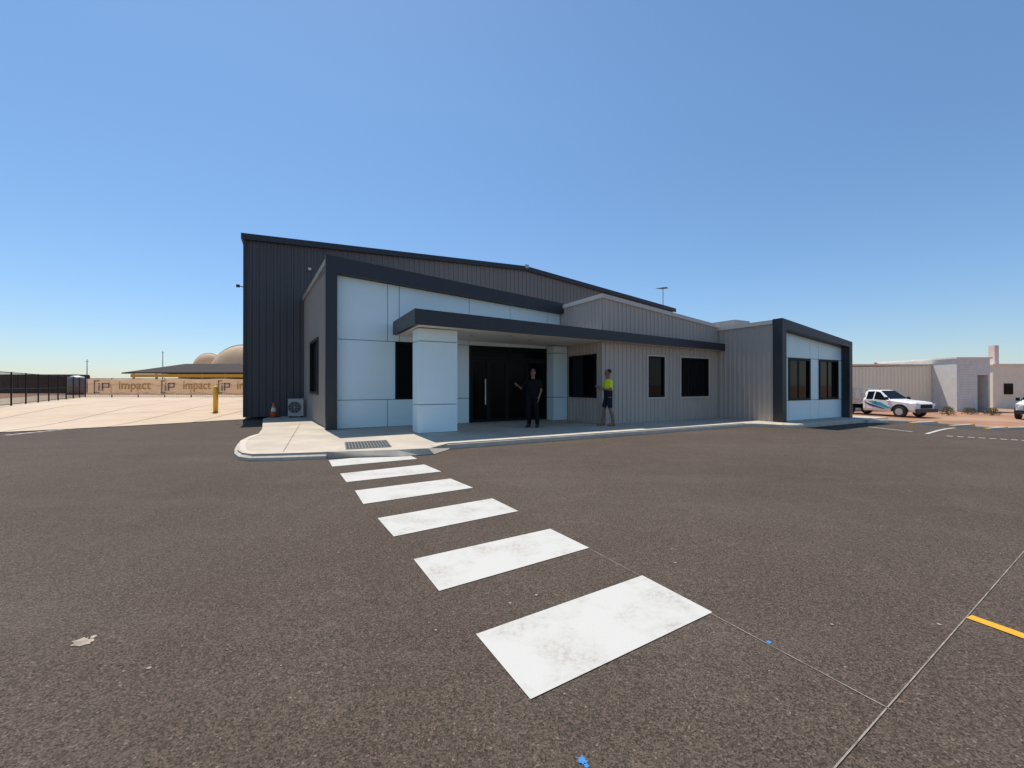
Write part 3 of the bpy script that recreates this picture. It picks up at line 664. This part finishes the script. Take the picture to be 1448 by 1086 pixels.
t = empty('red_roofed_building', 'distant building with bright red fascia showing above the cream shed', 'building', (X_(1291,60), 60, -.7))
bm = bmesh.new(); box(bm, 0, 5, 0, 6, 0, 4.6); link('wall', bm, creamw, t)
bm = bmesh.new(); box(bm, -.2, 5.2, -.2, 6.2, 4.6, 5.75); link('fascia', bm, redm, t)
t = empty('block_building', 'grey concrete block building with dark doorway right of the cream shed', 'building', (X_(1353,33), 33, -.7))
L1 = X_(1400,33)-X_(1353,33)
bm = bmesh.new(); box(bm, 0, L1*.62, 0, 7, 0, 4.25); box(bm, L1*.62, L1*1.0, 0, 7, 2.95, 4.25); box(bm, L1*.95, L1, .0, 7, 0, 2.949); box(bm, L1*.62, L1*.95, 2.5, 7, 0, 2.949); link('wall', bm, blockm, t)
mort = M_('mortar', (.46,.43,.39), .9, nscale=4)
bm = bmesh.new()
for k in range(1, 21): box(bm, 0, L1*.615, -.004, .0, k*.2-.006, k*.2+.006)
link('mortar_joints', bm, mort, t)
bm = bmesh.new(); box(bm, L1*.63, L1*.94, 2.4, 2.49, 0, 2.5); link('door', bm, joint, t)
bm = bmesh.new(); box(bm, -.1, L1+.1, -.1, 7.1, 4.25, 4.37); link('coping', bm, offwhite, t)
chim = M_('pale_chimney', (.76,.60,.50), .85, nscale=2, namt=.1)
t = empty('rendered_building', 'beige rendered building with tall square chimney at the right edge', 'building', (X_(1404,38), 38, -.7))
bm = bmesh.new(); box(bm, 0, 9, 0, 8, 0, 3.95); link('wall', bm, creamw, t)
bm = bmesh.new(); box(bm, .75, 1.15, .5, 1.0, 3.9, 5.85); link('chimney', bm, chim, t)
bm = bmesh.new(); box(bm, 1.0, 1.8, -.06, -.001, 1.3, 2.3); w_ = link('window', bm, black, t)
bm = bmesh.new(); box(bm, 1.06, 1.74, -.075, -.061, 1.36, 2.24); link('pane', bm, glass, w_)
bm = bmesh.new(); box(bm, -.15, 9.15, -.15, 8.15, 3.95, 4.1); link('roof', bm, offwhite, t)
# ------------------------------------------------------------ utes
teal = M_('teal_decal', (.02,.36,.50), .35, nscale=3, namt=.05)
navy = M_('navy_decal', (.02,.05,.14), .35, nscale=3, namt=.05)
lampm = M_('lamp_lens', (.75,.76,.78), .1, nscale=3, namt=.05)
redl = M_('red_lens', (.5,.02,.02), .2, nscale=3, namt=.05)
def ute(label, loc, rz):
    t = empty('work_truck', label, 'truck', loc, rz)
    S = [(2.62,.48,.80,.90,.72,.66),(2.50,.36,.88,1.00,.84,.76),(2.1,.36,.96,1.06,.90,.80),(1.25,.36,1.06,1.14,.92,.84),(1.12,.36,1.08,1.17,.93,.82),(.40,.36,1.10,1.74,.93,.66),(.1,.36,1.10,1.79,.93,.66),(-.40,.36,1.10,1.78,.93,.67),(-.52,.36,1.10,1.68,.92,.68),(-.56,.36,1.05,1.2,.90,.8)]
    def sec(s):
        x, zb, zl_, zt, w, wt = s
        h_ = [(w-.06,zb),(w,zb+.16),(w,zl_),(wt,zt-.05),(wt-.08,zt)]
        return [(x,y,z) for y, z in h_]+[(x,-y,z) for y, z in h_[::-1]]
    bm = bmesh.new(); rg = [[bm.verts.new(p) for p in sec(s)] for s in S]
    for i in range(len(rg)-1):
        for k in range(10): bm.faces.new((rg[i][k], rg[i][(k+1)%10], rg[i+1][(k+1)%10], rg[i+1][k]))
    bm.faces.new(rg[0]); bm.faces.new(rg[-1]); body = link('body', bm, whitep, t)
    def side_pt(x, f, s, o_=.012):
        for A_, B_ in zip(S[:-1], S[1:]):
            if B_[0] <= x <= A_[0]:
                k = (A_[0]-x)/(A_[0]-B_[0]); q = [A_[i]+(B_[i]-A_[i])*k for i in range(6)]
                y = q[4]+(q[5]-q[4])*f+o_; z = q[2]+(q[3]-.05-q[2])*f; return (x, s*y, z)
    for s in (-1, 1):
        for poly in ([(.98,.12),(.16,.06),(.16,.93),(.42,.93)], [(.08,.06),(-.34,.06),(-.34,.90),(.08,.93)]):
            bm = bmesh.new(); bm.faces.new([bm.verts.new(side_pt(x, f_, s)) for x, f_ in poly]); link('side_window', bm, glass, t)
        bm = bmesh.new(); box(bm, .95, 1.08, s*1.0-.08, s*1.0+.08, 1.12, 1.32); link('mirror', bm, black, t)
        bm = bmesh.new(); box(bm, 2.38, 2.60, s*.72-.13, s*.72+.13, .78, .94); link('headlight', bm, lampm, t)
        bm = bmesh.new(); box(bm, -2.67, -2.62, s*.8-.1, s*.8+.1, .72, .84); link('tail_light', bm, redl, t)
        ys = s*.938
        fnp = lambda u, v, d: (u, ys+s*d, v)
        bm = bmesh.new(); prism(bm, [(.95,.55),(1.3,.55),(.6,.95),(-.2,1.04),(.2,.8)], fnp, 0, .004); link('swoosh', bm, teal, t)
        bm = bmesh.new(); prism(bm, [(.7,.50),(.92,.50),(.1,.78),(-.5,.98),(-.1,.7)], fnp, 0, .004); link('swoosh', bm, navy, t)
        for gx in (.105, -.36):
            bm = bmesh.new(); prism(bm, [(gx,.48),(gx+.015,.48),(gx+.015,1.08),(gx,1.08)], fnp, 0, .003); link('door_gap', bm, black, t)
        bm = bmesh.new(); box(bm, .17, .32, ys-.02*s, ys+.03*s, .97, 1.0); link('door_handle', bm, black, t)
        for wx in (1.72, -1.55):
            bm = bmesh.new(); Mx = Matrix.Translation((wx, s*.86, .37)) @ Matrix.Rotation(R(90),4,'X')
            lathe(bm, [(.24,-.12),(.34,-.12),(.37,-.09),(.37,.09),(.34,.12),(.24,.12)], 28, Mx); wh = link('wheel', bm, rubber, t)
            bm = bmesh.new(); lathe(bm, [(.22,-.128),(.22,.128)], 24, Mx); link('rim', bm, galv, wh)
            if wx > 0:
                bm = bmesh.new(); n = 14
                pin = [(wx+.41*math.cos(math.pi*k/n), .37+.41*math.sin(math.pi*k/n)) for k in range(n+1)]
                pout = [(wx+.49*math.cos(math.pi*k/n), .37+.49*math.sin(math.pi*k/n)) for k in range(n+1)]
                prism(bm, pin+pout[::-1], lambda u, v, d: (u, s*d, v), .90, .965)
                link('wheel_arch', bm, black, t)
                bm = bmesh.new(); prism(bm, pin, lambda u, v, d: (u, s*d, v), .80, .936); link('wheel_well', bm, joint, t)
    bm = bmesh.new(); bm.faces.new([bm.verts.new(p) for p in ((1.10,-.80,1.19),(1.10,.80,1.19),(.44,.62,1.735),(.44,-.62,1.735))]); link('windscreen', bm, glass, t)
    bm = bmesh.new(); box(bm, 2.58, 2.66, -.5, .5, .62, .86); link('grille', bm, black, t)
    bm = bmesh.new(); box(bm, 2.56, 2.74, -.86, .86, .36, .58); bmesh.ops.bevel(bm, geom=bm.edges[:], offset=.03, segments=2); link('bumper', bm, charcoal, t)
    bm = bmesh.new(); box(bm, -2.65, -.65, -.95, .95, .78, .86); link('tray', bm, galv, t)
    bm = bmesh.new(); box(bm, -2.6, -.58, -.35, .35, .45, .775); link('chassis', bm, black, t)
    for s in (-1, 1):
        bm = bmesh.new(); box(bm, -2.65, -.66, s*.94-.015, s*.94+.015, .87, 1.10); link('tray_side', bm, alum, t)
    bm = bmesh.new()
    for x in (-2.6, -2.1, -1.6, -1.15, -.70):
        for s in (-1, 1): box(bm, x-.03, x+.03, s*.9-.03, s*.9+.03, .865, 1.9)
        box(bm, x-.03, x+.03, -.865, .865, 1.84, 1.9)
    for s in (-1, 1):
        for z in (1.25, 1.45, 1.65, 1.905): box(bm, -2.65, -.65, s*.9-.022, s*.9+.022, z, z+.045)
    for z in (1.25, 1.45, 1.65):
        for x in (-2.63, -.67): box(bm, x-.02, x+.02, -.86, .86, z+.001, z+.04)
    for y in (-.4, 0, .4): box(bm, -2.65, -.65, y-.018, y+.018, 1.905, 1.94)
    link('ladder_rack', bm, galv, t)
    return t
ute('white work truck with rear ladder rack and blue door decals beside the office wing', (X_(1246,29.2), 29.2, -.68), R(-76))
ute('white work truck mostly cut off by the right edge of the photo', (X_(1480,26), 26, -.68), R(-150))
# ------------------------------------------------------------ people
skin = M_('skin', (.24,.13,.09), .6, nscale=20, namt=.06)
hairm = M_('dark_hair', (.02,.014,.01), .8, nscale=60, namt=.3)
def loft(bm, path, rad, ref=Vector((0,1,0)), n=14):
    P = [Vector(p) for p in path]; rings = []
    for i, p in enumerate(P):
        d = (P[min(i+1, len(P)-1)]-P[max(i-1, 0)]).normalized()
        s = ref-d*ref.dot(d)
        if s.length < .1: s = Vector((1,0,0))-d*d.x
        s.normalize(); t = d.cross(s); r = rad[i]; rx, ry = r if isinstance(r, tuple) else (r, r)
        rings.append([bm.verts.new(p+s*rx*math.cos(2*math.pi*k/n)+t*ry*math.sin(2*math.pi*k/n)) for k in range(n)])
    for i in range(len(rings)-1):
        for k in range(n): bm.faces.new((rings[i][k], rings[i][(k+1)%n], rings[i+1][(k+1)%n], rings[i+1][k]))
    bm.faces.new(rings[0]); bm.faces.new(rings[-1][::-1])
def remesh(name, bm, mats, parent, vs, zsplit=None):
    o = link(name, bm, mats, None)
    m = o.modifiers.new('r', 'REMESH'); m.mode = 'VOXEL'; m.voxel_size = vs
    s = o.modifiers.new('s', 'SMOOTH'); s.factor = .5; s.iterations = 3
    bpy.context.view_layer.update(); dg = bpy.context.evaluated_depsgraph_get()
    me = bpy.data.meshes.new_from_object(o.evaluated_get(dg)); o.modifiers.clear(); o.data = me
    if not me.materials:
        for q in (mats if isinstance(mats, (list, tuple)) else [mats]): me.materials.append(q)
    for p in me.polygons:
        p.use_smooth = True
        if zsplit is not None: p.material_index = 0 if p.center.z > zsplit else 1
    o.parent = parent; return o
def hand(bm, w, d, side, curl):
    w, d, side = Vector(w), Vector(d).normalized(), Vector(side).normalized(); nrm = d.cross(side)
    loft(bm, [w-d*.02, w+d*.03, w+d*.09], [(.026,.018),(.038,.015),(.040,.012)], side, 10)
    for k, (o_, l) in enumerate(((-.03,.062),(-.01,.075),(.01,.07),(.03,.055))):
        b_ = w+d*.08+side*o_; c1 = (d+nrm*curl*.6).normalized(); c2 = (d+nrm*curl*1.6).normalized()
        loft(bm, [b_, b_+c1*l*.5, b_+c1*l*.5+c2*l*.5], [.0095,.009,.0075], side, 8)
    b_ = w+d*.025-side*.03; loft(bm, [b_, b_-side*.03+d*.03+nrm*.01, b_-side*.04+d*.065+nrm*.02], [.013,.011,.009], nrm, 8)
def person(label, loc, rz, arms, cfg):
    t = empty('person', label, 'person', loc, rz)
    bm = bmesh.new()
    loft(bm, [(0,0,.84),(0,0,.95),(.0,0,1.10),(.01,0,1.28),(0,0,1.42),(0,0,1.49)], [(.12,.09),(.165,.11),(.145,.105),(.175,.115),(.17,.095),(.07,.06)])
    loft(bm, [(0,0,1.44),(.015,0,1.60)], [.058,.055])
    loft(bm, [(.03,0,1.565),(.03,0,1.60),(.022,0,1.66),(.012,0,1.72),(.005,0,1.77),(.0,0,1.80)], [(.035,.04),(.056,.075),(.068,.092),(.074,.098),(.062,.085),(.02,.03)])
    loft(bm, [(.105,0,1.70),(.128,0,1.665),(.112,0,1.655)], [.010,.014,.010], n=8)
    loft(bm, [(.095,-.022,1.625),(.103,0,1.625),(.095,.022,1.625)], [.006,.009,.006], Vector((0,0,1)), 8)
    loft(bm, [(.085,-.04,1.70),(.098,-.02,1.704),(.10,.02,1.704),(.085,.04,1.70)], [.008,.010,.010,.008], Vector((0,0,1)), 8)
    for s in (-1, 1): loft(bm, [(.01,s*.068,1.64),(.005,s*.082,1.675),(.005,s*.078,1.70)], [.008,.015,.009], Vector((1,0,0)), 8)
    for s, f in ((-1, cfg['feet'][0]), (1, cfg['feet'][1])):
        hip = (0, s*.095, .92); an = (f[0], f[1], .09); kn = (f[0]*.5+.03, (s*.095+f[1])/2, .50)
        loft(bm, [hip, (hip[0]*.5+kn[0]*.5+.01, (hip[1]+kn[1])/2, .70), kn, (kn[0]*.5+an[0]*.5-.02, (kn[1]+an[1])/2, .36), an], [.088,.074,.052,.056,.036])
        loft(bm, [(f[0]-.06,f[1],.04),(f[0]+.05,f[1],.05),(f[0]+.17,f[1]+s*.02,.03)], [(.035,.035),(.042,.045),(.035,.025)])
    for s, a in zip((-1, 1), arms):
        sh = (0, s*.185, 1.425); loft(bm, [(0,s*.12,1.43),sh,((sh[0]+a[0][0])/2,(sh[1]+a[0][1])/2,(sh[2]+a[0][2])/2),a[0],a[1]], [.05,.054,.047,.038,.025])
        d = Vector(a[1])-Vector(a[0]); hand(bm, a[1], d+Vector(a[2])*.3, a[3], .6)
    remesh('body', bm, skin, t, .0075)
    for s in (-1, 1):
        bm = bmesh.new(); bmesh.ops.create_icosphere(bm, subdivisions=2, radius=.011, matrix=Matrix.Translation((.096, s*.030, 1.686))); link('eye', bm, hairm, t, True)
    bm = bmesh.new()
    loft(bm, [(0,0,.90),(0,0,.97),(0,0,1.10),(.01,0,1.28),(0,0,1.42),(0,0,1.475),(.003,0,1.50)], [(.172,.122),(.180,.128),(.170,.128),(.192,.135),(.180,.112),(.10,.08),(.066,.064)])
    for s, a in zip((-1, 1), arms):
        sh = Vector((0, s*.19, 1.425)); el = Vector(a[0]); wr = Vector(a[1]); e_ = sh.lerp(el, .8)
        if cfg['sleeve'] == 'long': loft(bm, [(0,s*.12,1.43),sh,sh.lerp(el,.5),el,el.lerp(wr,.9)], [.06,.068,.06,.053,.04])
        else: loft(bm, [(0,s*.12,1.43),sh,sh.lerp(el,.5),e_], [.06,.07,.064,.062])
    remesh('shirt', bm, cfg['shirt'], t, .010, cfg.get('split'))
    bm = bmesh.new(); ke = cfg['hem']
    loft(bm, [(0,0,.84),(0,0,.92),(0,0,1.02)], [(.13,.10),(.172,.122),(.160,.118)])
    for s, f in ((-1, cfg['feet'][0]), (1, cfg['feet'][1])):
        hip = Vector((0, s*.095, .90)); an = Vector((f[0], f[1], .09)); kn = Vector((f[0]*.5+.03, (s*.095+f[1])/2, .50))
        if ke: loft(bm, [hip, hip.lerp(kn,.5)+Vector((.01,0,0)), kn+Vector((0,0,.08))], [.094,.087,.076])
        else: loft(bm, [hip, hip.lerp(kn,.5)+Vector((.01,0,0)), kn, kn.lerp(an,.5), an+Vector((0,0,.0))], [.098,.086,.070,.066,.062])
    remesh('shorts' if ke else 'trousers', bm, cfg['pants'], t, .010)
    for s, f in ((-1, cfg['feet'][0]), (1, cfg['feet'][1])):
        bm = bmesh.new(); loft(bm, [(f[0]-.07,f[1],.045),(f[0],f[1],.052),(f[0]+.10,f[1]+s*.012,.045),(f[0]+.20,f[1]+s*.02,.035)], [(.038,.042),(.046,.052),(.052,.044),(.040,.032)])
        loft(bm, [(f[0],f[1],.05),(f[0],f[1],.20 if ke else .12)], [.055,.056]); remesh('boot', bm, cfg['boots'], t, .010)
        if ke:
            bm = bmesh.new(); lathe(bm, [(.050,.19),(.056,.24),(.054,.26)], 14, Matrix.Translation((f[0],f[1],0))); link('sock', bm, cfg['sock'], t, True)
    bm = bmesh.new()
    loft(bm, [(-.02,0,1.69),(-.015,0,1.73),(-.008,0,1.78),(0,0,1.815)], [(.078,.092),(.082,.102),(.070,.092),(.02,.03)])
    if cfg['cap']: loft(bm, [(.06,0,1.735),(.13,0,1.735),(.175,0,1.722)], [(.07,.010),(.066,.008),(.04,.006)])
    remesh('cap' if cfg['cap'] else 'hair', bm, cfg['capm'] if cfg['cap'] else hairm, t, .008)
    return t
blk = M_('black_cloth', (.008,.008,.010), .9, nscale=30, namt=.2, spec=.2)
nav = M_('navy_cloth', (.016,.020,.038), .9, nscale=30, namt=.2, spec=.2)
hiv = M_('hi_vis_cloth', (.78,.86,.04), .85, nscale=30, namt=.12)
bootb = M_('dark_boots', (.03,.028,.027), .7, nscale=20, namt=.2)
boott = M_('tan_boots', (.26,.145,.07), .8, nscale=20, namt=.2)
gsock = M_('grey_sock', (.20,.19,.18), .9, nscale=20, namt=.2)
p1 = G(754, 604, SL)
person('person in black clothes and cap, one elbow out, in front of the entrance doors', p1, R(-112),
       [((.0,-.40,1.19),(.17,-.47,1.31),(1,.3,0),(0,0,1)), ((.0,.26,1.14),(.12,.22,.90),(0,0,-1),(1,0,0))],
       dict(feet=[(.02,-.13),(.0,.14)], sleeve='short', shirt=blk, pants=blk, hem=False, boots=bootb, sock=gsock, cap=True, capm=blk))
p2 = G(860, 602, SL)
person('person in yellow and navy work shirt and dark shorts standing at the office corner', p2, R(193),
       [((.04,-.25,1.15),(.27,-.10,1.24),(1,.2,.2),(0,0,1)), ((.03,.25,1.15),(.26,.08,1.18),(1,-.2,.2),(0,0,1))],
       dict(feet=[(.13,-.12),(-.10,.13)], sleeve='short', shirt=[hiv, nav], split=1.15, pants=nav, hem=True, boots=boott, sock=gsock, cap=False))
# ------------------------------------------------------------ light, sky, camera
EL, AZ = 67, -33
sd = Vector((math.sin(R(AZ))*math.cos(R(EL)), math.cos(R(AZ))*math.cos(R(EL)), math.sin(R(EL))))
sun = bpy.data.lights.new('sun', 'SUN'); sun.energy = 4.9; sun.angle = R(.5); sun.color = (1, .94, .85)
so = bpy.data.objects.new('sun', sun); C.objects.link(so); so.rotation_euler = sd.to_track_quat('Z', 'Y').to_euler(); so.location = (0, 0, 30)
w = bpy.data.worlds.new('World'); bpy.context.scene.world = w; w.use_nodes = True; nt = w.node_tree
sky = nt.nodes.new('ShaderNodeTexSky'); sky.sky_type = 'NISHITA'; sky.sun_disc = False; sky.sun_elevation = R(EL); sky.sun_rotation = R(AZ)
sky.air_density = 1.0; sky.dust_density = .25; sky.ozone_density = 2.8
# clear dry air: the horizon band a little deeper than the model's
tcw = nt.nodes.new('ShaderNodeTexCoord'); sxw = nt.nodes.new('ShaderNodeSeparateXYZ'); nt.links.new(tcw.outputs['Generated'], sxw.inputs[0])
rp = nt.nodes.new('ShaderNodeValToRGB'); nt.links.new(sxw.outputs['Z'], rp.inputs[0])
rp.color_ramp.elements[0].position = 0; rp.color_ramp.elements[0].color = (.66, .70, .78, 1)
rp.color_ramp.elements[1].position = .55; rp.color_ramp.elements[1].color = (.80, .95, 1.0, 1)
el = rp.color_ramp.elements.new(.2); el.color = (.70, .82, .90, 1)
tint = nt.nodes.new('ShaderNodeMix'); tint.data_type = 'RGBA'; tint.blend_type = 'MULTIPLY'; tint.inputs['Factor'].default_value = 1
nt.links.new(sky.outputs[0], tint.inputs['A']); nt.links.new(rp.outputs[0], tint.inputs['B'])
bg = nt.nodes['Background']; bg.inputs['Strength'].default_value = .15; nt.links.new(tint.outputs['Result'], bg.inputs[0])
cam = bpy.data.cameras.new('camera'); co = bpy.data.objects.new('camera', cam); C.objects.link(co)
cam.sensor_width = 36; cam.lens = 36*F/1448; cam.clip_end = 9000; cam.clip_start = .05
co.location = (0, 0, H); co.rotation_euler = (R(90)+math.atan(2/F), 0, 0)
bpy.context.scene.camera = co
sc = bpy.context.scene; sc.view_settings.view_transform = 'Standard'; sc.view_settings.look = 'None'; sc.view_settings.exposure = 0
